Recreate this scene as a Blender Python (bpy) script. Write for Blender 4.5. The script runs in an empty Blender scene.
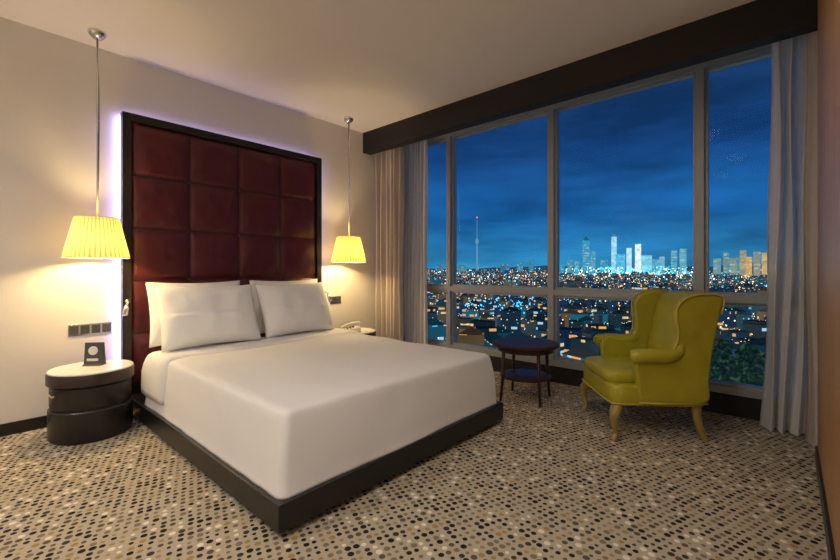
import bpy, bmesh, math, random
from mathutils import Vector, Matrix, noise
random.seed(7)
scene = bpy.context.scene
COL = scene.collection
scene.view_settings.view_transform = 'Standard'

# ------------------------------------------------------------ helpers
def empty(name, loc=(0,0,0), rotz=0.0):
    e = bpy.data.objects.new(name, None); e.empty_display_size = .1
    e.location = loc; e.rotation_euler = (0,0,rotz); COL.objects.link(e); return e

def mesh(name, vs, fs, mat=None, parent=None, smooth=False, loc=(0,0,0), rot=(0,0,0)):
    me = bpy.data.meshes.new(name); me.from_pydata([tuple(v) for v in vs], [], fs); me.update()
    bm = bmesh.new(); bm.from_mesh(me); bmesh.ops.recalc_face_normals(bm, faces=bm.faces[:]); bm.to_mesh(me); bm.free()
    if smooth:
        for p in me.polygons: p.use_smooth = True
    o = bpy.data.objects.new(name, me); COL.objects.link(o)
    if mat: me.materials.append(mat)
    o.location = loc; o.rotation_euler = rot
    if parent: o.parent = parent
    return o

def bev(o, w, seg=3, smooth=True):
    m = o.modifiers.new('bev','BEVEL'); m.width = w; m.segments = seg; m.limit_method='ANGLE'; m.angle_limit=math.radians(40)
    if smooth:
        for p in o.data.polygons: p.use_smooth = True
        m.harden_normals = True
    return o

def box(name, a, b, mat, parent=None, bw=0.0, seg=2):
    x0,y0,z0 = a; x1,y1,z1 = b
    vs=[(x0,y0,z0),(x1,y0,z0),(x1,y1,z0),(x0,y1,z0),(x0,y0,z1),(x1,y0,z1),(x1,y1,z1),(x0,y1,z1)]
    fs=[(0,3,2,1),(4,5,6,7),(0,1,5,4),(1,2,6,5),(2,3,7,6),(3,0,4,7)]
    o = mesh(name, vs, fs, mat, parent)
    if bw: bev(o,bw,seg)
    return o

def lathe(name, prof, mat, parent=None, loc=(0,0,0), seg=64, rfun=None, closed=True, rot=(0,0,0), sharp=35):
    vs=[];fs=[]
    for i,(r,z) in enumerate(prof):
        for k in range(seg):
            a=2*math.pi*k/seg; rr=r*(rfun(k,i) if rfun else 1)
            vs.append((rr*math.cos(a),rr*math.sin(a),z))
    for i in range(len(prof)-1):
        for k in range(seg):
            k2=(k+1)%seg
            fs.append((i*seg+k,i*seg+k2,(i+1)*seg+k2,(i+1)*seg+k))
    if closed:
        fs.append(tuple(range(seg))); fs.append(tuple((len(prof)-1)*seg+k for k in range(seg)))
    o=mesh(name,vs,fs,mat,parent,True,loc,rot)
    o.data.set_sharp_from_angle(angle=math.radians(sharp))
    return o

def tube(name, pts, rad, mat, parent=None, seg=12):
    pts=[Vector(p) for p in pts]; n=len(pts)
    if not isinstance(rad,(list,tuple)): rad=[rad]*n
    vs=[];fs=[]
    up=Vector((0,0,1)); prev=None
    for i,p in enumerate(pts):
        t=(pts[min(i+1,n-1)]-pts[max(i-1,0)]).normalized()
        if prev is None:
            u=t.cross(up)
            if u.length<.05: u=t.cross(Vector((0,1,0)))
            u.normalize()
        else:
            u=(prev-t*prev.dot(t)).normalized()
        prev=u; w=t.cross(u)
        for k in range(seg):
            a=2*math.pi*k/seg
            vs.append(p+(u*math.cos(a)+w*math.sin(a))*rad[i])
    for i in range(n-1):
        for k in range(seg):
            k2=(k+1)%seg; fs.append((i*seg+k,i*seg+k2,(i+1)*seg+k2,(i+1)*seg+k))
    fs.append(tuple(range(seg))); fs.append(tuple((n-1)*seg+k for k in range(seg)))
    return mesh(name,vs,fs,mat,parent,True)

def catmull(P, n=6, closed=False):
    out=[];N=len(P)
    rng = range(N) if closed else range(N-1)
    for i in rng:
        if closed: p0,p1,p2,p3=[Vector(P[(i+j)%N]) for j in (-1,0,1,2)]
        else: p0,p1,p2,p3=[Vector(P[min(max(i+j,0),N-1)]) for j in (-1,0,1,2)]
        for s in range(n):
            t=s/n
            out.append(.5*((2*p1)+(p2-p0)*t+(2*p0-5*p1+4*p2-p3)*t*t+(3*p1-p0-3*p2+p3)*t**3))
    if not closed: out.append(Vector(P[-1]))
    return out

def prism_x(name, poly, x0, x1, mat, parent=None, bw=.02):
    n=len(poly)
    vs=[(x0,p[0],p[1]) for p in poly]+[(x1,p[0],p[1]) for p in poly]
    fs=[tuple(range(n)),tuple(range(n,2*n))]+[(i,(i+1)%n,n+(i+1)%n,n+i) for i in range(n)]
    o=mesh(name,vs,fs,mat,parent)
    m=o.modifiers.new('b','BEVEL'); m.width=bw; m.segments=4; m.limit_method='ANGLE'; m.angle_limit=math.radians(50); m.harden_normals=True
    for p in o.data.polygons: p.use_smooth=True
    return o

# ------------------------------------------------------------ material helpers
def mat(name, col, rough=.5, metal=0, bump=0, bscale=50, coat=0, spec=.5, emis=None, es=0, var=0, sheen=0):
    m=bpy.data.materials.new(name); m.use_nodes=True; nt=m.node_tree; N=nt.nodes; L=nt.links
    b=N['Principled BSDF']
    b.inputs['Base Color'].default_value=(*col,1); b.inputs['Roughness'].default_value=rough
    b.inputs['Metallic'].default_value=metal; b.inputs['Coat Weight'].default_value=coat
    b.inputs['Specular IOR Level'].default_value=spec
    if sheen: b.inputs['Sheen Weight'].default_value=sheen
    if emis: b.inputs['Emission Color'].default_value=(*emis,1); b.inputs['Emission Strength'].default_value=es
    if bump or var:
        tc=N.new('ShaderNodeTexCoord'); nz=N.new('ShaderNodeTexNoise'); nz.inputs['Scale'].default_value=bscale
        nz.inputs['Detail'].default_value=4
        L.new(tc.outputs['Object'],nz.inputs['Vector'])
        if bump:
            bp=N.new('ShaderNodeBump'); bp.inputs['Strength'].default_value=bump; bp.inputs['Distance'].default_value=.01
            L.new(nz.outputs['Fac'],bp.inputs['Height']); L.new(bp.outputs['Normal'],b.inputs['Normal'])
        if var:
            mx=N.new('ShaderNodeMix'); mx.data_type='RGBA'
            mx.inputs['A'].default_value=(*[c*(1-var) for c in col],1); mx.inputs['B'].default_value=(*[min(1,c*(1+var)) for c in col],1)
            L.new(nz.outputs['Fac'],mx.inputs['Factor']); L.new(mx.outputs['Result'],b.inputs['Base Color'])
    return m

class NB:
    def __init__(s, name):
        s.m=bpy.data.materials.new(name); s.m.use_nodes=True; s.nt=s.m.node_tree; s.N=s.nt.nodes; s.L=s.nt.links
    def n(s,t,**k):
        o=s.N.new(t)
        for a,b in k.items(): setattr(o,a,b)
        return o
    def inp(s,node,key,v):
        if isinstance(v,bpy.types.NodeSocket): s.L.new(v,node.inputs[key])
        else: node.inputs[key].default_value=v
    def math(s,op,a,b=0.0,c=0.0):
        o=s.n('ShaderNodeMath',operation=op); s.inp(o,0,a); s.inp(o,1,b)
        if op in('MULTIPLY_ADD',): s.inp(o,2,c)
        return o.outputs[0]
    def mix(s,f,a,b):
        o=s.n('ShaderNodeMix',data_type='RGBA'); s.inp(o,'Factor',f); s.inp(o,'A',a); s.inp(o,'B',b); return o.outputs['Result']
    def ramp(s,f,stops,const=False):
        o=s.n('ShaderNodeValToRGB'); s.L.new(f,o.inputs[0]); cr=o.color_ramp
        if const: cr.interpolation='CONSTANT'
        while len(cr.elements)<len(stops): cr.elements.new(.5)
        for e,(p,c) in zip(cr.elements,stops): e.position=p; e.color=(*c,1)
        return o.outputs[0]

def carpet():
    b=NB('carpet_dots'); P=b.N['Principled BSDF']
    tc=b.n('ShaderNodeTexCoord'); mp=b.n('ShaderNodeMapping'); b.L.new(tc.outputs['Object'],mp.inputs[0])
    mp.inputs['Rotation'].default_value=(0,0,math.radians(20))
    v=b.n('ShaderNodeTexVoronoi',voronoi_dimensions='2D'); v.inputs['Scale'].default_value=28; v.inputs['Randomness'].default_value=.25
    b.L.new(mp.outputs[0],v.inputs['Vector'])
    sep=b.n('ShaderNodeSeparateColor'); b.L.new(v.outputs['Color'],sep.inputs[0])
    thr=b.math('MULTIPLY_ADD',sep.outputs[1],.18,.22)
    dot=b.math('LESS_THAN',v.outputs['Distance'],thr)
    dc=b.ramp(sep.outputs[0],[(0,(.022,.017,.014)),(.30,(.11,.085,.06)),(.50,(.20,.16,.11)),(.68,(.33,.23,.10)),(.80,(.72,.65,.53)),(.91,(.05,.04,.035))],True)
    nz=b.n('ShaderNodeTexNoise'); nz.inputs['Scale'].default_value=160; b.L.new(tc.outputs['Object'],nz.inputs['Vector'])
    n2=b.n('ShaderNodeTexNoise'); n2.inputs['Scale'].default_value=16; n2.inputs['Detail'].default_value=3; b.L.new(tc.outputs['Object'],n2.inputs['Vector'])
    base=b.mix(nz.outputs['Fac'],(.34,.285,.205,1),(.58,.50,.38,1))
    base=b.mix(b.math('MULTIPLY',n2.outputs['Fac'],.4),base,(.33,.27,.19,1))
    col=b.mix(dot,base,dc); b.L.new(col,P.inputs['Base Color'])
    P.inputs['Roughness'].default_value=.95; P.inputs['Specular IOR Level'].default_value=.1
    bp=b.n('ShaderNodeBump'); bp.inputs['Strength'].default_value=.5; bp.inputs['Distance'].default_value=.004
    b.L.new(nz.outputs['Fac'],bp.inputs['Height']); b.L.new(bp.outputs[0],P.inputs['Normal'])
    return b.m
M_carpet=carpet()
M_wall=mat('wall_plaster',(.73,.69,.66),.85,bump=.08,bscale=120,var=.03)
M_ceil=mat('ceiling_paint',(.84,.80,.76),.9,bump=.03,bscale=90)
M_dark=mat('dark_wood_black',(.012,.010,.009),.35,bump=.03,bscale=30)
M_soff=mat('soffit_dark_brown',(.010,.0075,.007),.6,bump=.03,bscale=40)
M_plat=mat('bed_platform_black',(.006,.0055,.006),.34,coat=.1)
M_linen=mat('white_linen',(.77,.755,.745),.85,bump=.12,bscale=14,sheen=.1)
M_pill=mat('pillow_cotton',(.88,.87,.86),.85,bump=.25,bscale=9,sheen=.1)
M_alu=mat('window_aluminium',(.36,.39,.40),.42,metal=.3,bump=.02)
M_chrome=mat('brushed_chrome',(.7,.7,.7),.22,metal=1,bump=.01)
M_blackgl=mat('black_lacquer',(.014,.011,.011),.38,coat=.12,bump=.01)
M_cream=mat('cream_stone_top',(.82,.79,.74),.25,var=.05,bscale=6)
M_tabw=mat('dark_walnut',(.030,.016,.011),.38,coat=.1,var=.3,bscale=12)
M_table=mat('dark_stained_table',(.045,.024,.015),.42,spec=.3,var=.3,bscale=12)
M_white=mat('white_plastic',(.72,.70,.66),.35,bump=.01)
M_grey=mat('grey_plastic',(.06,.06,.06),.4,bump=.01)
M_legw=mat('chair_leg_wood',(.33,.23,.06),.35,coat=.3,var=.25,bscale=20)
M_piping=mat('mustard_piping',(.50,.42,.07),.4,bump=.05)

def leather(name,col,rough,bs=26,bstr=.25):
    b=NB(name); P=b.N['Principled BSDF']; tc=b.n('ShaderNodeTexCoord')
    n1=b.n('ShaderNodeTexNoise'); n1.inputs['Scale'].default_value=bs*.35; n1.inputs['Detail'].default_value=5; b.L.new(tc.outputs['Object'],n1.inputs['Vector'])
    v=b.n('ShaderNodeTexVoronoi'); v.inputs['Scale'].default_value=bs*9; b.L.new(tc.outputs['Object'],v.inputs['Vector'])
    c=b.mix(n1.outputs['Fac'],(*[k*.75 for k in col],1),(*[k*1.25 for k in col],1)); b.L.new(c,P.inputs['Base Color'])
    h=b.math('ADD',b.math('MULTIPLY',v.outputs['Distance'],.12),n1.outputs['Fac'])
    bp=b.n('ShaderNodeBump'); bp.inputs['Strength'].default_value=bstr; bp.inputs['Distance'].default_value=.02
    b.L.new(h,bp.inputs['Height']); b.L.new(bp.outputs[0],P.inputs['Normal']); P.inputs['Roughness'].default_value=rough
    return b.m
M_maroon=leather('maroon_leather',(.080,.006,.012),.34,20,.5)
M_must=leather('mustard_leather',(.40,.36,.025),.34,18,.15)

def woodwall():
    b=NB('oak_veneer'); P=b.N['Principled BSDF']; tc=b.n('ShaderNodeTexCoord'); mp=b.n('ShaderNodeMapping')
    mp.inputs['Scale'].default_value=(8,8,.5); b.L.new(tc.outputs['Object'],mp.inputs[0])
    n=b.n('ShaderNodeTexNoise'); n.inputs['Scale'].default_value=4; n.inputs['Detail'].default_value=7; b.L.new(mp.outputs[0],n.inputs['Vector'])
    b.L.new(b.ramp(n.outputs['Fac'],[(.3,(.34,.18,.065)),(.7,(.52,.30,.13))]),P.inputs['Base Color']); P.inputs['Roughness'].default_value=.4
    return b.m
M_wood=woodwall()

def fabric(name,col,transl,rough=.9,alpha=1.0):
    b=NB(name); N=b.N; out=N['Material Output']; N.remove(N['Principled BSDF'])
    tc=b.n('ShaderNodeTexCoord'); nz=b.n('ShaderNodeTexNoise'); nz.inputs['Scale'].default_value=220; b.L.new(tc.outputs['Object'],nz.inputs['Vector'])
    c=b.mix(nz.outputs['Fac'],(*[k*.88 for k in col],1),(*[min(1,k*1.12) for k in col],1))
    d=b.n('ShaderNodeBsdfDiffuse'); t=b.n('ShaderNodeBsdfTranslucent'); b.L.new(c,d.inputs[0]); b.L.new(c,t.inputs[0])
    m=b.n('ShaderNodeMixShader'); m.inputs[0].default_value=transl; b.L.new(d.outputs[0],m.inputs[1]); b.L.new(t.outputs[0],m.inputs[2])
    o=m.outputs[0]
    if alpha<1:
        tr=b.n('ShaderNodeBsdfTransparent'); m2=b.n('ShaderNodeMixShader'); m2.inputs[0].default_value=alpha
        b.L.new(tr.outputs[0],m2.inputs[1]); b.L.new(o,m2.inputs[2]); o=m2.outputs[0]
    b.L.new(o,out.inputs[0]); return b.m
M_drape=fabric('beige_drape',(.60,.53,.46),.12)
M_sheer=fabric('sheer_voile',(.84,.81,.78),.22,alpha=.92)

def shade():
    b=NB('pleated_shade_fabric'); N=b.N; out=N['Material Output']; N.remove(N['Principled BSDF'])
    d=b.n('ShaderNodeBsdfDiffuse'); t=b.n('ShaderNodeBsdfTranslucent')
    at=b.n('ShaderNodeAttribute',attribute_name='pleat')
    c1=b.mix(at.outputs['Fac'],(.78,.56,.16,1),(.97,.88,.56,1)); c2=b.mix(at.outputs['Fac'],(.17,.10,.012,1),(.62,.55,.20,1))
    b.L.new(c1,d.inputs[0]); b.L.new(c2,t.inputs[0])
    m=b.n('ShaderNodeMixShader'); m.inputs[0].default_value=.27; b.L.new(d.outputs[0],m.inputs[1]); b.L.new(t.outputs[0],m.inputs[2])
    b.L.new(m.outputs[0],out.inputs[0])
    return b.m
M_shade=shade()

def emit(name,col,s,sample=True):
    m=bpy.data.materials.new(name); m.use_nodes=True; N=m.node_tree.nodes; N.remove(N['Principled BSDF'])
    e=N.new('ShaderNodeEmission'); e.inputs[0].default_value=(*col,1); e.inputs[1].default_value=s
    m.node_tree.links.new(e.outputs[0],N['Material Output'].inputs[0])
    if not sample: m.cycles.emission_sampling='NONE'
    return m
M_led=emit('led_lavender',(.50,.44,1.0),10)
M_led2=emit('led_lavender_dim',(.60,.50,1.0),5.0)
M_bulb=emit('warm_bulb',(1,.82,.5),10)
M_fill_lens=emit('fill_lens',(1,.92,.8),4)  # glowing lens of the added fill lamps

def glass():
    b=NB('window_glass'); N=b.N; out=N['Material Output']; N.remove(N['Principled BSDF'])
    t=b.n('ShaderNodeBsdfTransparent'); t.inputs[0].default_value=(.97,.99,1,1); g=b.n('ShaderNodeBsdfGlossy'); g.inputs[1].default_value=0.0
    m=b.n('ShaderNodeMixShader'); m.inputs[0].default_value=.004; b.L.new(t.outputs[0],m.inputs[1]); b.L.new(g.outputs[0],m.inputs[2]); b.L.new(m.outputs[0],out.inputs[0])
    return b.m
M_glass=glass()

# ------------------------------------------------------------ room
XL=-4.06; XR=1.3; XP=.13; YB=-2.0; YS=3.45; YW=4.1; H=2.9
box('floor',(XL-.2,YB-.2,-.2),(XR+.2,YW+.2,0),M_carpet)
box('ceiling',(XL-.2,YB-.2,H),(XR+.2,YW+.2,H+.2),M_ceil)
box('wall_left',(XL-.2,YB-.2,0),(XL,YW+.2,H),M_wall)
box('wall_back',(XL,YB-.2,0),(XR,YB,H),M_wall)
box('wall_right',(XR,YB-.2,0),(XR+.2,YW+.2,H),M_wall)
box('wall_partition',(XP,1.3,0),(XR,YS,H),M_wood)
box('baseboard_left',(XL,YB,0),(XL+.015,YW-.05,.085),M_dark)
box('baseboard_partition',(XP-.012,1.3,0),(XP,YS,.09),M_dark)
box('baseboard_back',(XL+.016,YB,0),(XR,YB+.015,.085),M_dark)
box('trim_soffit',(XL,YS,2.645),(XR,YS+.13,H),M_soff)
box('wall_window_sill',(XL,YW-.03,0),(XR,YW+.2,.17),M_soff)

# windows
mull=[-4.03,-3.142,-1.817,-.542,.733,1.27]
fw=empty('window_frame')
zt=2.80; zb=.17
box('head',(XL,YW-.05,zt),(XR,YW+.08,H),M_alu,fw)
box('sill_rail',(XL,YW-.05,zb),(XR,YW+.08,zb+.06),M_alu,fw)
for i,x in enumerate(mull):
    box('mullion_%d'%i,(x-.03,YW-.06,zb+.06),(x+.03,YW+.08,zt),M_alu,fw,.004)
box('transom',(XL,YW-.055,.89),(XR,YW+.07,.95),M_alu,fw,.004)
for i in range(len(mull)-1):
    a,b_=mull[i]+.03,mull[i+1]-.03
    if b_-a<.3: continue
    t=.022
    for (z0,z1) in ((.95,zt),(zb+.06,.89)):
        box('sash_l',(a,YW-.02,z0),(a+t,YW+.04,z1),M_alu,fw); box('sash_r',(b_-t,YW-.02,z0),(b_,YW+.04,z1),M_alu,fw)
        box('sash_t',(a+t,YW-.02,z1-t),(b_-t,YW+.04,z1),M_alu,fw); box('sash_b',(a+t,YW-.02,z0),(b_-t,YW+.04,z0+t),M_alu,fw)
    mesh('window_%d'%(i+1),[(a,YW+.01,zb+.06),(b_,YW+.01,zb+.06),(b_,YW+.01,zt),(a,YW+.01,zt)],[(0,1,2,3)],M_glass)

# curtains
def curtain(name,x0,x1,y,z0,z1,n,amp,m,flare=0,ph=0):
    U=n*14; V=24; vs=[];fs=[]
    for j in range(V+1):
        v=j/V; z=z0+(z1-z0)*v
        for i in range(U+1):
            u=i/U; a=amp*(1+.35*math.sin(3*u*math.pi+ph))*(1+.25*(1-v))
            x=x0+(x1-x0)*u+(flare*(1-v)**3)*(1-u)+.008*math.sin(9*v+u*20)
            yy=y+a*math.sin(2*math.pi*n*u+ph+.35*math.sin(2.2*v+u*6))+.35*a*math.sin(4*math.pi*n*u+1.3*v)
            vs.append((x,yy,z))
    for j in range(V):
        for i in range(U):
            k=j*(U+1)+i; fs.append((k,k+1,k+U+2,k+U+1))
    return mesh(name,vs,fs,m,None,True)
curtain('curtain_drape',-4.03,-3.54,3.65,.015,2.875,6,.036,M_drape)
curtain('curtain_sheer',-3.72,-3.36,3.88,.015,2.875,7,.028,M_sheer,ph=1)
curtain('curtain_drape',.08,.75,3.67,.015,2.875,8,.034,M_drape,ph=.6)
curtain('curtain_sheer',-.10,.5,3.86,.015,2.875,9,.034,M_sheer,flare=-.06)
for nm,y in (('curtain_track',3.66),('curtain_track',3.87)):
    box(nm,(XL+.01,y-.012,2.882),(XR-.01,y+.012,H),M_white)

# ------------------------------------------------------------ headboard
hb=empty('headboard')
Y0,Y1,ZT=.87,2.74,2.41; XF=-3.93; FWD=.062
box('backing',(XL+.06,Y0+.01,.0),(XF-.03,Y1-.01,ZT-.01),M_dark,hb)
box('frame_left',(XL+.05,Y0,.0),(XF,Y0+FWD,ZT),M_dark,hb,.004)
box('frame_right',(XL+.05,Y1-FWD,.0),(XF,Y1,ZT),M_dark,hb,.004)
box('frame_top',(XL+.05,Y0+FWD,ZT-FWD),(XF,Y1-FWD,ZT),M_dark,hb,.004)
ya,yb=Y0+FWD,Y1-FWD; nc=4; cw=(yb-ya)/nc; nr=5; rz=cw*.98; zt2=ZT-FWD; R=20
vs=[];fs=[]
NU=nc*R; NV=nr*R
for j in range(NV+1):
    for i in range(NU+1):
        u=(i%R)/R*2-1; v=(j%R)/R*2-1
        y=ya+cw*i/R; z=zt2-rz*j/R
        h=max(0,(1-abs(u)**3.0))**.5*max(0,(1-abs(v)**3.0))**.5
        w=noise.noise(Vector((y*9,z*9,0)))*.008+noise.noise(Vector((y*22,z*14,4)))*.005
        vs.append((XF-.033+.040*h+w*min(1,h*2),y,z))
for j in range(NV):
    for i in range(NU):
        k=j*(NU+1)+i; fs.append((k,k+1,k+NU+2,k+NU+1))
mesh('tufted_panel',vs,fs,M_maroon,hb,True)
for i in range(1,nc):
    for j in range(1,nr):
        lathe('button',[(.001,.012),(.010,.010),(.014,.004),(.014,0)],M_maroon,hb,(XF-.033,ya+cw*i,zt2-rz*j),16,rot=(0,math.radians(90),0))
box('led_left',(XL+.012,Y0-.004,.3),(XL+.045,Y0+.012,ZT-.02),M_led,hb)
box('led_right',(XL+.012,Y1-.012,.3),(XL+.045,Y1+.004,ZT-.02),M_led,hb)
box('led_top',(XL+.012,Y0,ZT-.016),(XL+.045,Y1,ZT-.004),M_led2,hb)

# ------------------------------------------------------------ bed
bed=empty('bed')
box('plinth',(-3.85,1.05,0),(-1.85,2.60,.05),M_dark,bed)
box('platform',(XF+.01,.90,.035),(-1.60,2.735,.155),M_plat,bed,.006)
def rounded_rings(name,x0,x1,y0,y1,levels,rc,m,parent,per=36,nz=.004,nscale=3.0,cut=None):
    cx,cy=(x0+x1)/2,(y0+y1)/2; a,b_=(x1-x0)/2,(y1-y0)/2
    vs=[];fs=[];rings=0;cnt=0
    for (ins,z) in levels:
        A=max(a-ins,.01);B=max(b_-ins,.01);r=min(max(rc-ins*.3,.03),A*.95,B*.95)
        pts=[]
        for (sx,sy,st) in ((1,1,0),(-1,1,90),(-1,-1,180),(1,-1,270)):
            for k in range(7):
                t=math.radians(st+90*k/6); pts.append((sx*(A-r)+r*math.cos(t),sy*(B-r)+r*math.sin(t)))
            nx={0:(-1,1),90:(-1,-1),180:(1,-1),270:(1,1)}[st]
            p0=pts[-1]; t=math.radians(st+90)
            q=(nx[0]*(A-r)+r*math.cos(t), nx[1]*(B-r)+r*math.sin(t))
            for k in range(1,per): pts.append((p0[0]+(q[0]-p0[0])*k/per,p0[1]+(q[1]-p0[1])*k/per))
        cnt=len(pts); rings+=1
        for (px,py) in pts:
            d=noise.noise(Vector(((cx+px)*nscale,(cy+py)*nscale,z*2)))*nz+noise.noise(Vector(((cx+px)*nscale*3,(cy+py)*nscale*2,z*5+7)))*nz*.5
            side = 1 if ins<.05 else .15
            l=math.hypot(px,py)
            vs.append((cx+px*(1+d*side/l*1.3),cy+py*(1+d*side/l*1.3),z+(d if ins>.03 else 0)))
    for i in range(rings-1):
        for k in range(cnt):
            k2=(k+1)%cnt; fs.append((i*cnt+k,i*cnt+k2,(i+1)*cnt+k2,(i+1)*cnt+k))
    fs.append(tuple(range(cnt))); fs.append(tuple((rings-1)*cnt+k for k in range(cnt)))
    return mesh(name,vs,fs,m,parent,True)
rounded_rings('mattress',-3.88,-1.72,1.0,2.65,[(0.02,.155),(0,.18),(0,.42),(.01,.465),(.03,.485),(.08,.49),(.3,.49),(.78,.49)],.08,M_linen,bed,20,.002)
lv=[(.0,.153),(.004,.165),(.008,.23),(.014,.30),(.021,.36),(.029,.42),(.036,.472),(.041,.498),(.049,.512),(.064,.520),(.10,.523)]
lv+=[(.12+.04*k,.524+.004*min(1,k/6)) for k in range(1,19)]
rounded_rings('duvet',-3.60,-1.62,.92,2.715,lv,.05,M_linen,bed,48,.010,2.6)
rounded_rings('sheet_fold',-3.62,-3.16,.912,2.730,[(-.002,.24),(-.004,.28),(0,.40),(.010,.455),(.020,.49),(.034,.518),(.055,.536),(.08,.543),(.14,.546),(.19,.547)],.05,M_linen,bed,40,.008,4)

def pillow(loc,lean,w=.76,h=.52,t=.19,seed=0,yaw=0):
    n=36; vs=[];fs=[]
    def P(i,j,s):
        u=i/n*2-1; v=j/n*2-1
        edge=(max(0,1-abs(u)**3)*max(0,1-abs(v)**3))**.55
        y=u*w/2*(1-.05*(1-abs(v)**2)*abs(u)**4); z=v*h/2*(1-.07*(1-abs(u)**2)*abs(v)**4)
        if v<0: edge*=1.12
        nn=noise.noise(Vector((y*6+seed,z*6,s)))*.022*edge+noise.noise(Vector((y*15+seed,z*9+y*8,s)))*.005*edge
        return (s*(t/2*edge)+nn,y,z)
    idx={}
    for s in(1,-1):
        for j in range(n+1):
            for i in range(n+1):
                bd=i in(0,n) or j in(0,n)
                if bd and s==-1: idx[(s,i,j)]=idx[(1,i,j)]; continue
                idx[(s,i,j)]=len(vs); vs.append(P(i,j,s))
        for j in range(n):
            for i in range(n): fs.append((idx[(s,i,j)],idx[(s,i+1,j)],idx[(s,i+1,j+1)],idx[(s,i,j+1)]))
    return mesh('pillow',vs,fs,M_pill,None,True,loc,(0,math.radians(lean),math.radians(yaw)))
pillow((-3.755,1.37,.80),-11,seed=1,t=.15); pillow((-3.765,2.22,.80),-11,seed=5,t=.15)
pillow((-3.51,1.375,.785),-24,seed=9,yaw=-2); pillow((-3.54,2.18,.785),-23,seed=14,yaw=2)

# ------------------------------------------------------------ nightstands
def nightstand(x,y):
    e=empty('nightstand',(x,y,0)); s=.85
    sc=lambda P:[(r*s,z) for r,z in P]
    lathe('lower_drawer',sc([(.262,.0),(.275,.012),(.280,.02),(.280,.205),(.274,.212),(.258,.214),(.258,.226),(.266,.228),(.27,.235),(.27,.362),(.262,.37),(.24,.372)]),M_blackgl,e)
    lathe('top_band',sc([(.24,.372),(.285,.376),(.29,.382),(.29,.448),(.285,.455),(.27,.456)]),M_tabw,e)
    lathe('stone_top',sc([(.27,.44),(.284,.456),(.284,.462),(.278,.466)]),M_cream,e)
    box('drawer_pull',(.05,-.238,.33),(.17,-.222,.343),M_chrome,e)
    return e
NS1=(-3.68,.635); NS2=(-3.67,2.99)
nightstand(*NS1); nightstand(*NS2)

cs=empty('card_stand',(-3.73,.655,.466),math.radians(50)); cs.scale=(1.2,1.2,1.2)
prism_x('holder',[(-.035,0),(.035,0),(.03,.012),(.012,.135),(.0,.135),(-.012,.012)],-.05,.05,M_grey,cs,.002)
lathe('emblem',[(.001,.0),(.026,.0),(.026,.002),(.001,.002)],M_white,cs,(0,-.008,.088),24,rot=(math.radians(84),0,0))
box('lettering',(-.03,-.0165,.028),(.03,-.0125,.042),M_white,cs)

ph=empty('telephone',(-3.61,2.90,.466),math.radians(-35))
prism_x('base',[(-.10,0),(.10,0),(.10,.055),(.06,.06),(-.10,.02)],-.085,.085,M_white,ph,.006)
prism_x('handset',catmull([(-.11,.05),(-.10,.03),(-.05,.045),(.04,.075),(.09,.07),(.11,.085),(.09,.105),(.0,.095),(-.07,.07)],3,True),-.085,-.035,M_white,ph,.008)
for i in range(3):
    for j in range(4): box('key',(-.015+.028*i,-.08+.03*j,.026+.01*j),(.004+.028*i,-.062+.03*j,.036+.01*j),M_grey,ph)
tube('cord',[(-.085,-.08,.01),(-.12,-.06,.006),(-.13,0,.006),(-.10,.08,.008)],.004,M_white,ph)

# ------------------------------------------------------------ pendants
def pleated(name,prof,e,pl=40):
    K=6; seg=pl*K; vs=[];fs=[];val=[]
    for (r,z) in prof:
        for k in range(seg):
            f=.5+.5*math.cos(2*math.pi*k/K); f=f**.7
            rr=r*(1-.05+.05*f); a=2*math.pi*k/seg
            vs.append((rr*math.cos(a),rr*math.sin(a),z)); val.append(f)
    for i in range(len(prof)-1):
        for k in range(seg):
            k2=(k+1)%seg; fs.append((i*seg+k,i*seg+k2,(i+1)*seg+k2,(i+1)*seg+k))
    o=mesh(name,vs,fs,M_shade,e,True)
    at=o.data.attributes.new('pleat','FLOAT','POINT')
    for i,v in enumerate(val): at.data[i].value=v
    return o
def pendant(x,y):
    e=empty('pendant_lamp',(x,y,0))
    lathe('canopy',[(.0,H-.055),(.012,H-.055),(.03,H-.05),(.05,H-.028),(.056,H-.012),(.056,H)],M_chrome,e,seg=32)
    tube('rod',[(0.006,0,H-.05),(0.006,0,1.52)],.0065,M_chrome,e)
    tube('cord',catmull([(-.006,0,H-.05),(-.022,.014,2.4),(-.018,.012,1.9),(-.004,0,1.56)],6),.0035,M_dark,e,8)
    lathe('socket',[(.018,1.53),(.022,1.52),(.022,1.45),(.016,1.44)],M_chrome,e,seg=24)
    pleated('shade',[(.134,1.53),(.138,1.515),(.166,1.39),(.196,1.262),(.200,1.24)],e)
    for nm,r,z in(('rim_top',.134,1.53),('rim_bottom',.199,1.24)):
        tube(nm,[(r*math.cos(2*math.pi*k/48),r*math.sin(2*math.pi*k/48),z) for k in range(49)],.0035,M_cream,e,6)
    for k in range(3):
        a=2*math.pi*k/3; tube('spider_%d'%k,[(0,0,1.52),(.13*math.cos(a),.13*math.sin(a),1.525)],.003,M_chrome,e,6)
    lathe('bulb',[(.002,1.325),(.02,1.33),(.030,1.35),(.030,1.375),(.018,1.42),(.015,1.44)],M_bulb,e,seg=20)
    l=bpy.data.lights.new('pendant_light','POINT'); l.energy=46; l.color=(1,.72,.30); l.shadow_soft_size=.05
    lo=bpy.data.objects.new('pendant_light',l); COL.objects.link(lo); lo.parent=e; lo.location=(0,0,1.35)
pendant(-3.79,.684); pendant(-3.78,3.0)

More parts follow.
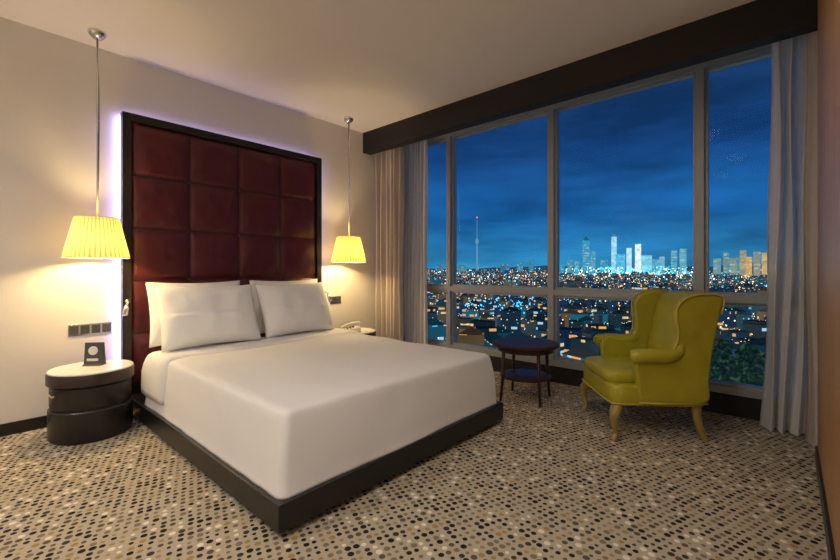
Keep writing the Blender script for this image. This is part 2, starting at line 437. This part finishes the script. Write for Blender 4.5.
def reading(y,s):
    e=empty('reading_lamp',(XF+.003,y,.90))
    lathe('mount',[(.018,0),(.018,.018),(.014,.022)],M_chrome,e,rot=(0,math.radians(90),0),seg=24)
    tube('gooseneck',catmull([(.02,0,0),(.07,s*.0,.015),(.11,s*.02,.0),(.12,s*.03,-.03)],6),.007,M_chrome,e)
    tube('head',[(.12,s*.028,-.02),(.125,s*.035,-.05),(.135,s*.045,-.10)],[.014,.018,.020],M_chrome,e,16)
reading(Y0+.03,-1); reading(Y1-.03,1)

def switch(y,z,w,n,name='switch_plate'):
    e=empty(name,(XL,y,z))
    box('plate',(0,-w/2,-.045),(.008,w/2,.045),M_chrome,e,.002)
    for i in range(n):
        c=-w/2+w/n*(i+.5); box('rocker_%d'%i,(.008,c-w/n*.4,-.033),(.012,c+w/n*.4,.033),M_grey,e,.001)
switch(.69,.69,.27,4); switch(3.02,.79,.16,2)

# ------------------------------------------------------------ side table
st=empty('side_table',(-1.76,3.39,0))
lathe('top',[(.27,.475),(.288,.478),(.292,.485),(.292,.500),(.286,.505),(.26,.505)],M_table,st)
lathe('shelf',[(.215,.195),(.222,.198),(.222,.212),(.215,.215)],M_table,st)
lathe('apron',[(.235,.43),(.24,.43),(.24,.476),(.235,.476)],M_table,st)
for k in range(4):
    a=math.radians(45+90*k+12); c,s=math.cos(a),math.sin(a)
    tube('leg_%d'%k,[(c*.215,s*.215,.48),(c*.222,s*.222,.2),(c*.245,s*.245,0)],[.017,.014,.011],M_table,st,12)

# ------------------------------------------------------------ armchair
ch=empty('wingback_armchair',(-.83,3.385,0),math.radians(-51.8))
def sq(name,x0,x1,y0,y1,z0,z1,m,parent,crown=.0,rc=.06,e=.03,front=0):
    lv=[(e,z0),(e*.3,z0+e*.3),(0,z0+e),(0,z1-e),(e*.3,z1-e*.3),(e,z1)]
    if crown: lv+=[(e+.05,z1+crown*.5),(e+.11,z1+crown*.85),(e+.18,z1+crown)]
    return rounded_rings(name,x0,x1,y0,y1,lv,rc,m,parent,10,.002,6)
sq('seat_frame',-.325,.325,-.32,.30,.235,.375,M_must,ch,e=.018,rc=.07)
sq('seat_cushion',-.27,.27,-.335,.22,.365,.455,M_must,ch,crown=.025,rc=.08,e=.03)
def backpanel():
    vs=[];fs=[];nu,nv=20,24
    def c(u,v,s):
        x=u*.285; top=.965+.03*math.cos(u*math.pi/2)
        z=.34+(top-.34)*v
        y=.215+.095*v+.03*v*v
        pad=.04*(max(0,1-abs(u)**4)*max(0,1-abs(2*v-1)**6))**.5
        roll=.025*math.exp(-((v-.97)/.06)**2)
        if s>0: return (x,y-.05-pad,z)
        return (x,y+.05+roll+ .015*max(0,1-u*u),z)
    idx=lambda s,i,j:(0 if s>0 else (nu+1)*(nv+1))+j*(nu+1)+i
    for s in(1,-1):
        for j in range(nv+1):
            for i in range(nu+1): vs.append(c(i/nu*2-1,j/nv,s))
    for j in range(nv):
        for i in range(nu):
            for s in(1,-1): fs.append((idx(s,i,j),idx(s,i+1,j),idx(s,i+1,j+1),idx(s,i,j+1)))
    for i in range(nu):
        for j in(0,nv): fs.append((idx(1,i,j),idx(1,i+1,j),idx(-1,i+1,j),idx(-1,i,j)))
    for j in range(nv):
        for i in(0,nu): fs.append((idx(1,i,j),idx(1,i,j+1),idx(-1,i,j+1),idx(-1,i,j)))
    return bev(mesh('back',vs,fs,M_must,ch),.02,4)
backpanel()
prof=catmull([(-.15,.30),(-.165,.42),(-.175,.52),(-.16,.585),(-.11,.61),(-.02,.598),(.05,.61),(.09,.66),(.10,.74),(.09,.82),(.095,.90),(.14,.955),(.22,.985),(.32,.99),(.378,.975),(.392,.94),(.365,.82),(.33,.62),(.305,.42),(.295,.27),(.1,.26),(-.10,.27)],4,True)
for s in(-1,1):
    nm='near' if s>0 else 'far'
    prism_x('wing_arm_'+nm,prof,s*.275,s*.33,M_must,ch,.022)
    tube('arm_roll_'+nm,catmull([(s*.315,-.185,.565),(s*.325,-.165,.572),(s*.33,-.08,.578),(s*.325,.02,.575),(s*.31,.10,.60),(s*.305,.13,.66)],5),
         [.033,.042,.046,.048,.049,.049]+[.049]*8+[.048]*4+[.046,.044,.042,.040,.036,.032,.028,.02],M_must,ch,18)
    edge=[(s*.333,p[0],p[1]) for p in prof[24:64]]
    tube('piping_'+nm,edge,.006,M_piping,ch,8)
tube('front_piping',catmull([(-.318,-.10,.25),(-.318,-.29,.25),(-.26,-.323,.25),(0,-.326,.25),(.26,-.323,.25),(.318,-.29,.25),(.318,-.10,.25)],5),.006,M_piping,ch,8)
tube('side_piping',[(.329,-.15,.262),(.329,.0,.258),(.329,.29,.262)],.006,M_piping,ch,8)
for sx in(-1,1):
    tube('front_leg',catmull([(sx*.275,-.26,.27),(sx*.29,-.28,.22),(sx*.312,-.305,.17),(sx*.305,-.30,.10),(sx*.293,-.288,.045),(sx*.303,-.305,.012),(sx*.306,-.31,0)],4),
      [.036]*3+[.037,.038,.038,.037,.035,.032,.029,.026,.023,.021,.019,.018,.016,.016,.016,.017,.020,.023,.024,.024,.023,.022],M_legw,ch,14)
    tube('rear_leg',catmull([(sx*.275,.25,.27),(sx*.275,.25,.18),(sx*.28,.27,.08),(sx*.285,.305,0)],5),
      [.030]*5+[.028]*3+[.024]*4+[.02]*4,M_legw,ch,12)

# ------------------------------------------------------------ unseen fill lamps added to brighten the room, shaped as downlights
def fill_spot(x,y,e,size=math.radians(120)):
    p=empty('fill_downlight',(x,y,H))
    lathe('ring',[(.045,-.001),(.06,-.001),(.062,-.006),(.045,-.008),(.045,-.001)],M_white,p,seg=32,closed=False)
    lathe('lens',[(.001,-.002),(.044,-.002),(.044,-.004),(.001,-.004)],M_fill_lens,p,seg=32)
    l=bpy.data.lights.new('fill_spot','SPOT'); l.energy=e; l.color=(1,.90,.79); l.spot_size=size; l.spot_blend=1; l.shadow_soft_size=.12
    o=bpy.data.objects.new('fill_spot',l); COL.objects.link(o); o.parent=p; o.location=(0,0,-.02)
for (x,y,e) in ((-2.7,-.9,112),(-.9,-.9,125),(.6,-.6,75),(-2.7,-1.7,85),(-.6,.35,72),(-.75,2.0,38)):  # last fill added to brighten curtain, armchair and bed foot
    fill_spot(x,y,e,math.radians(165))

# ------------------------------------------------------------ city outside
GZ=-31.0
def city_mat(name,cell,thr,hazef,wstr,pcol):
    b=NB(name); N=b.N; out=N['Material Output']; N.remove(N['Principled BSDF'])
    g=b.n('ShaderNodeNewGeometry'); att=b.n('ShaderNodeAttribute',attribute_name='tint')
    sc=b.n('ShaderNodeVectorMath',operation='MULTIPLY'); b.L.new(g.outputs['Position'],sc.inputs[0]); sc.inputs[1].default_value=(1/cell,1/cell,1/cell)
    fl=b.n('ShaderNodeVectorMath',operation='FLOOR'); b.L.new(sc.outputs[0],fl.inputs[0])
    wn=b.n('ShaderNodeTexWhiteNoise'); b.L.new(fl.outputs[0],wn.inputs['Vector'])
    fr=b.n('ShaderNodeVectorMath',operation='FRACTION'); b.L.new(sc.outputs[0],fr.inputs[0])
    sp=b.n('ShaderNodeSeparateXYZ'); b.L.new(fr.outputs[0],sp.inputs[0])
    wz=b.math('MULTIPLY',b.math('GREATER_THAN',sp.outputs[2],.3),b.math('LESS_THAN',sp.outputs[2],.75))
    lit=b.math('GREATER_THAN',wn.outputs['Value'],thr)
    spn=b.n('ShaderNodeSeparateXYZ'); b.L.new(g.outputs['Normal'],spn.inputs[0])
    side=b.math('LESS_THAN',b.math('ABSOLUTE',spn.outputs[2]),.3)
    mask=b.math('MULTIPLY',b.math('MULTIPLY',wz,lit),side)
    sc2=b.n('ShaderNodeSeparateColor'); b.L.new(wn.outputs['Color'],sc2.inputs[0])
    wc=b.ramp(sc2.outputs[1],pcol,True)
    nz=b.n('ShaderNodeTexNoise'); nz.inputs['Scale'].default_value=.05; b.L.new(g.outputs['Position'],nz.inputs['Vector'])
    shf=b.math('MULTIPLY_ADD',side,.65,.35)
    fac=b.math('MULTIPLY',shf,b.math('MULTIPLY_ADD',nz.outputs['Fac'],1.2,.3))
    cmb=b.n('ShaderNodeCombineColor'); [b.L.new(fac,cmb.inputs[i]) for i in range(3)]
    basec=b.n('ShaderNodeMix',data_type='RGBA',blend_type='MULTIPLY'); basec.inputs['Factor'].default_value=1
    b.L.new(att.outputs['Color'],basec.inputs['A']); b.L.new(cmb.outputs[0],basec.inputs['B'])  # ambient city glow put into each facade's emitted colour
    col=b.mix(b.math('MULTIPLY',mask,wstr),basec.outputs['Result'],wc)
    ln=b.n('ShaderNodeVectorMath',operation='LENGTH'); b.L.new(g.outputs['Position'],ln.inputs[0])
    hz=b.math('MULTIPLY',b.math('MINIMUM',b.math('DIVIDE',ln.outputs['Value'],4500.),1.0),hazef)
    col=b.mix(hz,col,(.018,.085,.17,1))  # distance haze mixed into the emitted colour
    e=b.n('ShaderNodeEmission'); b.L.new(col,e.inputs[0]); e.inputs[1].default_value=1.0; b.L.new(e.outputs[0],out.inputs[0])
    b.m.cycles.emission_sampling='NONE'
    return b.m
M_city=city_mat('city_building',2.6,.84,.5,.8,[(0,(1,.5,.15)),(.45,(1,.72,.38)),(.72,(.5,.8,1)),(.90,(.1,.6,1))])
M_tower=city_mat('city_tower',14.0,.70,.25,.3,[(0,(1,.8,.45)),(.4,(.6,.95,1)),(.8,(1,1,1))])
def ground_mat():
    b=NB('city_ground'); N=b.N; out=N['Material Output']; N.remove(N['Principled BSDF'])
    g=b.n('ShaderNodeNewGeometry')
    nz=b.n('ShaderNodeTexNoise'); nz.inputs['Scale'].default_value=.012; nz.inputs['Detail'].default_value=5; b.L.new(g.outputs['Position'],nz.inputs['Vector'])
    v=b.n('ShaderNodeTexVoronoi',voronoi_dimensions='2D',feature='DISTANCE_TO_EDGE'); v.inputs['Scale'].default_value=.014; b.L.new(g.outputs['Position'],v.inputs['Vector'])
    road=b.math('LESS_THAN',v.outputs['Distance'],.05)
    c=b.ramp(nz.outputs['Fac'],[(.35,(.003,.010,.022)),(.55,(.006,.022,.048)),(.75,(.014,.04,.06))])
    rc=b.ramp(nz.outputs['Fac'],[(.4,(.04,.17,.32)),(.58,(.36,.24,.10))])  # lamp light on the roads painted into the ground colour
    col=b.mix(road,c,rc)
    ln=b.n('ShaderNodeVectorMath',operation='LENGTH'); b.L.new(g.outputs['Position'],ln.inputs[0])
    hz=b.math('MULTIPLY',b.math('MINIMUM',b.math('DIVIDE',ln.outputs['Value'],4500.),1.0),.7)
    col=b.mix(hz,col,(.012,.06,.13,1))  # bluish far haze blended into the ground colour
    e=b.n('ShaderNodeEmission'); b.L.new(col,e.inputs[0]); b.L.new(e.outputs[0],out.inputs[0]); b.m.cycles.emission_sampling='NONE'
    return b.m
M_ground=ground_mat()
vs=[];fs=[]; NA=90; rr=[30,120,300,700,1400,2400,3200,3800,4400,5200]
for j,r in enumerate(rr):
    for i in range(NA+1):
        a=math.radians(-75+150*i/NA)
        z=GZ
        if r>2400:
            k=(r-2400)/2000; z=GZ+min(1,k)*(42+70*max(0,noise.noise(Vector((a*5,1.3,0)))+.25)+22*noise.noise(Vector((a*22,3,0))))
        vs.append((r*math.sin(a),r*math.cos(a),z))
for j in range(len(rr)-1):
    for i in range(NA):
        k=j*(NA+1)+i; fs.append((k,k+1,k+NA+2,k+NA+1))
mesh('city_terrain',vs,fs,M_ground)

def boxes(name,items,m):
    vs=[];fs=[];cols=[]
    for (x,y,z0,w,d,h,rot,tint,roof) in items:
        c,s=math.cos(rot),math.sin(rot); k=len(vs)
        for zz in(z0,z0+h):
            for (a,b_) in((-1,-1),(1,-1),(1,1),(-1,1)):
                px,py=a*w/2,b_*d/2; vs.append((x+px*c-py*s,y+px*s+py*c,zz))
        fs+= [(k,k+1,k+5,k+4),(k+1,k+2,k+6,k+5),(k+2,k+3,k+7,k+6),(k+3,k,k+4,k+7)]
        if roof>0:
            vs.append((x,y,z0+h+roof)); q=len(vs)-1
            fs+=[(k+4,k+5,q),(k+5,k+6,q),(k+6,k+7,q),(k+7,k+4,q)]; nf=8
        else: fs.append((k+4,k+5,k+6,k+7)); nf=5
        cols+=[tint]*nf
    me=bpy.data.meshes.new(name); me.from_pydata(vs,[],fs); me.update()
    at=me.attributes.new('tint','FLOAT_COLOR','FACE')
    for i,c in enumerate(cols): at.data[i].color=(*c,1)
    me.materials.append(m); o=bpy.data.objects.new(name,me); COL.objects.link(o); return o
def az(px):
    q=(px-420)/413; return math.degrees(math.atan2(.746*q-.666,.666*q+.746))
PVA=math.radians(az(747)); PVX,PVY=84*math.sin(PVA),84*math.cos(PVA)
tints=[(.008,.022,.04),(.010,.03,.06),(.013,.042,.072),(.020,.045,.062),(.034,.052,.062),(.07,.06,.04),(.010,.03,.085),(.06,.075,.08),(.012,.085,.14),(.13,.085,.04)]
items=[]; r=95.0
while r<3300:
    st_=max(13,r*.04); sa=max(12,r*.018)/r; a=-1.15
    while a<1.15:
        if random.random()<.82:
            R_=r+random.uniform(-.35,.35)*st_; A_=a+random.uniform(-.3,.3)*sa
            w=max(8,r*.010)*random.uniform(.6,1.25); d=max(8,r*.009)*random.uniform(.6,1.2)
            h=random.uniform(5,12)+ (r*.006 if random.random()<.12 else 0) + (9 if random.random()<.05 and r>300 else 0)
            t=random.choice(tints); f=random.uniform(.5,1.4)
            X_,Y_=R_*math.sin(A_),R_*math.cos(A_)
            if math.hypot(X_-PVX,Y_-PVY)>22:
                items.append((X_,Y_,GZ,w,d,h,random.uniform(0,1.5),tuple(c*f for c in t),random.choice([0,0,2.2]) if r<700 else 0))
        a+=sa
    r+=st_
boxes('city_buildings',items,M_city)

tw=[(586,2400,160,32,(.05,.38,.62)),(593,2500,105,24,(.10,.42,.62)),(614,2600,190,24,(.45,.9,1.1)),(620,2600,90,46,(.1,.6,.95)),(629,2500,120,22,(.6,1.0,1.15)),(638,2500,140,25,(1.0,1.2,1.25)),(646,2500,78,46,(.25,.8,1.05)),
    (656,2600,60,46,(.1,.45,.7)),(674,2400,98,22,(.10,.42,.6)),(683,2400,105,24,(.15,.5,.62)),(604,2600,60,38,(.05,.4,.65)),(570,2500,60,28,(.08,.35,.5)),(662,2500,72,20,(.2,.5,.7)),(577,2500,50,24,(.1,.45,.6)),
    (717,2000,46,20,(.2,.38,.40)),(726,2100,72,16,(.20,.36,.38)),(733,2000,46,18,(.28,.34,.28)),(743,1900,72,15,(.45,.38,.2)),(749,1900,48,14,(.7,.45,.15)),(757,2000,70,17,(.28,.32,.25)),(765,1850,60,14,(.65,.46,.2)),(772,1900,42,20,(.4,.42,.3)),(738,2200,58,18,(.1,.3,.4)),
    (520,3000,55,40,(.05,.3,.45)),(531,3000,70,30,(.05,.3,.4)),(505,3000,40,60,(.04,.2,.35)),(560,2800,40,50,(.05,.4,.6)),(440,2900,40,40,(.05,.2,.3)),(462,2900,35,60,(.05,.25,.3)),(800,2000,60,30,(.3,.4,.3)),(850,2200,90,40,(.1,.4,.5))]
items=[]
for (px,D,top,w,t) in tw:
    a=math.radians(az(px)); d=D
    items.append((d*math.sin(a),d*math.cos(a),GZ,w,w*.8,top-GZ,.5,t,w*.8 if px in(586,614) else 0))
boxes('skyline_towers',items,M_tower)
a=math.radians(az(477)); tv=empty('tv_tower',(3100*math.sin(a),3100*math.cos(a),GZ))
M_tv=emit('tv_tower_lit',(.10,.30,.45),1,False); M_tvr=emit('tv_tower_beacon',(1,.25,.2),2,False)
lathe('shaft',[(9,0),(6,180),(5,230),(2.5,300),(2,380),(1,425)],M_tv,tv,seg=10)
lathe('pod',[(5,225),(13,235),(13,255),(4,265)],M_tv,tv,seg=12)
lathe('beacon',[(1,418),(4,424),(1,430)],M_tvr,tv,seg=8)

pal=[((1,.48,.12),2.4),((1,.78,.45),2.8),((.65,.9,1),2.8),((.05,.45,1),2.4),((.05,.8,.85),2.0)]
groups=[([],[]) for _ in pal]
def lp(x,y,z,s,gi):
    vs,fs=groups[gi]; k=len(vs)
    vs+= [(x+s,y,z),(x-s,y,z),(x,y+s,z),(x,y-s,z),(x,y,z+s),(x,y,z-s)]
    fs+= [(k,k+2,k+4),(k+2,k+1,k+4),(k+1,k+3,k+4),(k+3,k,k+4),(k+2,k,k+5),(k+1,k+2,k+5),(k+3,k+1,k+5),(k,k+3,k+5)]
for i in range(8500):
    u=random.random(); R_=130*(3900/130)**(u**.68); A_=random.uniform(-1.15,1.15)
    z=GZ+random.uniform(5,14)+(random.random()<.1)*8
    if R_>2400: z+= (R_-2400)/2000*40
    s=R_*random.choice([.0006,.0007,.0009,.0011,.0016])
    gi=random.choices(range(5),[.31,.26,.17,.15,.11])[0]
    lp(R_*math.sin(A_),R_*math.cos(A_),z,s,gi)
for i in range(420):
    R_=random.uniform(1600,3300); A_=math.radians(az(random.gauss(632,36))); lp(R_*math.sin(A_),R_*math.cos(A_),GZ+random.uniform(8,45),R_*random.choice([.001,.0015,.0022]),random.choice([2,3,4,4,2]))
for i in range(70):
    R_=random.uniform(230,300); A_=math.radians(az(random.uniform(465,535))); lp(R_*math.sin(A_),R_*math.cos(A_),GZ+random.uniform(8,14),R_*random.choice([.0015,.0025]),3)
for gi,(vs,fs) in enumerate(groups):
    mesh('city_lights',vs,fs,emit('city_light_%d'%gi,pal[gi][0],pal[gi][1],False))

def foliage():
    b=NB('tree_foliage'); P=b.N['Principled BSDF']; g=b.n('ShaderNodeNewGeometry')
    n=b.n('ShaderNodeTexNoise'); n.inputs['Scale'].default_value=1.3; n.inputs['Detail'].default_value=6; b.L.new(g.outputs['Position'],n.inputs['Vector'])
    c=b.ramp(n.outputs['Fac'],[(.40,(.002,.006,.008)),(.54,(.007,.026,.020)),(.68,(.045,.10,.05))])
    b.L.new(c,P.inputs['Emission Color']); P.inputs['Emission Strength'].default_value=.7; P.inputs['Base Color'].default_value=(.02,.06,.03,1); P.inputs['Roughness'].default_value=.9  # leaves given a glow of their own in varied greens
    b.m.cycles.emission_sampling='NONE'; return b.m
M_tree=foliage()
def tree(x,y,h,r):
    e=empty('tree',(x,y,GZ))
    tube('trunk',[(0,0,0),(.2,0,h*.5),(0,.2,h*.75)],[.5,.4,.2],M_dark,e,8)
    for k in range(12):
        bm=bmesh.new(); bmesh.ops.create_icosphere(bm,subdivisions=4,radius=r*random.uniform(.28,.45))
        for v in bm.verts: v.co*=1+.35*noise.noise(v.co*.9+Vector((k*9,0,0)))+.3*noise.noise(v.co*3.5)
        me=bpy.data.meshes.new('crown'); bm.to_mesh(me); bm.free(); me.materials.append(M_tree)
        o=bpy.data.objects.new('crown_%d'%k,me); COL.objects.link(o); o.parent=e
        o.location=(random.uniform(-.7,.7)*r,random.uniform(-.7,.7)*r,h*random.uniform(.5,.95))
for (px,D,h,r_) in ((735,108,16,6),(752,112,14,6),(724,116,12,4),(765,118,12,5),(600,140,9,4),(500,150,8,4)):
    a=math.radians(az(px)); tree(D*math.sin(a),D*math.cos(a),h,r_)
pv=empty('lit_pavilion',(PVX,PVY,GZ),.25)
M_pv=emit('pavilion_roof_lit',(.16,.28,.40),1,False); M_pw=emit('pavilion_wall_lit',(.95,.75,.42),1,False)
mesh('roof',[(-5,-4,10.5),(5,-4,10.5),(5,4,10.5),(-5,4,10.5),(-1,0,13.2),(1,0,13.2)],[(0,1,5,4),(1,2,5),(2,3,4,5),(3,0,4)],M_pv,pv)
box('walls',(-4.5,-3.5,0),(4.5,3.5,10.5),M_pw,pv)

# ------------------------------------------------------------ world
w=bpy.data.worlds.new('night_sky'); scene.world=w; w.use_nodes=True; nt=w.node_tree; N=nt.nodes; L=nt.links
bg=N['Background']; tc=N.new('ShaderNodeTexCoord'); sp=N.new('ShaderNodeSeparateXYZ'); L.new(tc.outputs['Generated'],sp.inputs[0])
rp=N.new('ShaderNodeValToRGB'); cr=rp.color_ramp
st=[(0,(.03,.27,.52)),(.03,(.024,.24,.54)),(.12,(.010,.13,.42)),(.26,(.008,.062,.24)),(.45,(.012,.045,.13)),(1,(.010,.04,.10))]
while len(cr.elements)<len(st): cr.elements.new(.5)
for e,(p,c) in zip(cr.elements,st): e.position=p; e.color=(*c,1)
L.new(sp.outputs[2],rp.inputs[0])
mp=N.new('ShaderNodeMapping'); mp.inputs['Scale'].default_value=(1.2,1.2,5.5); mp.inputs['Rotation'].default_value=(0,.08,0); L.new(tc.outputs['Generated'],mp.inputs[0])
nz=N.new('ShaderNodeTexNoise'); nz.inputs['Scale'].default_value=2.0; nz.inputs['Detail'].default_value=7; nz.inputs['Roughness'].default_value=.6; L.new(mp.outputs[0],nz.inputs['Vector'])
r2=N.new('ShaderNodeValToRGB'); r2.color_ramp.elements[0].position=.36; r2.color_ramp.elements[0].color=(.62,.56,.54,1); r2.color_ramp.elements[1].position=.64; r2.color_ramp.elements[1].color=(1.35,1.22,1.15,1)
L.new(nz.outputs['Fac'],r2.inputs[0])
mx=N.new('ShaderNodeMix'); mx.data_type='RGBA'; mx.blend_type='MULTIPLY'; mx.inputs['Factor'].default_value=1
L.new(rp.outputs[0],mx.inputs['A']); L.new(r2.outputs[0],mx.inputs['B']); L.new(mx.outputs['Result'],bg.inputs[0]); bg.inputs[1].default_value=1.0

# ------------------------------------------------------------ camera
c=bpy.data.cameras.new('camera'); co=bpy.data.objects.new('camera',c); COL.objects.link(co)
co.location=(0,0,1.15); co.rotation_euler=(math.radians(90),0,math.radians(41.76)); c.lens=36*413/840; c.shift_y=-10/840; c.clip_end=20000; c.clip_start=.05
scene.camera=co
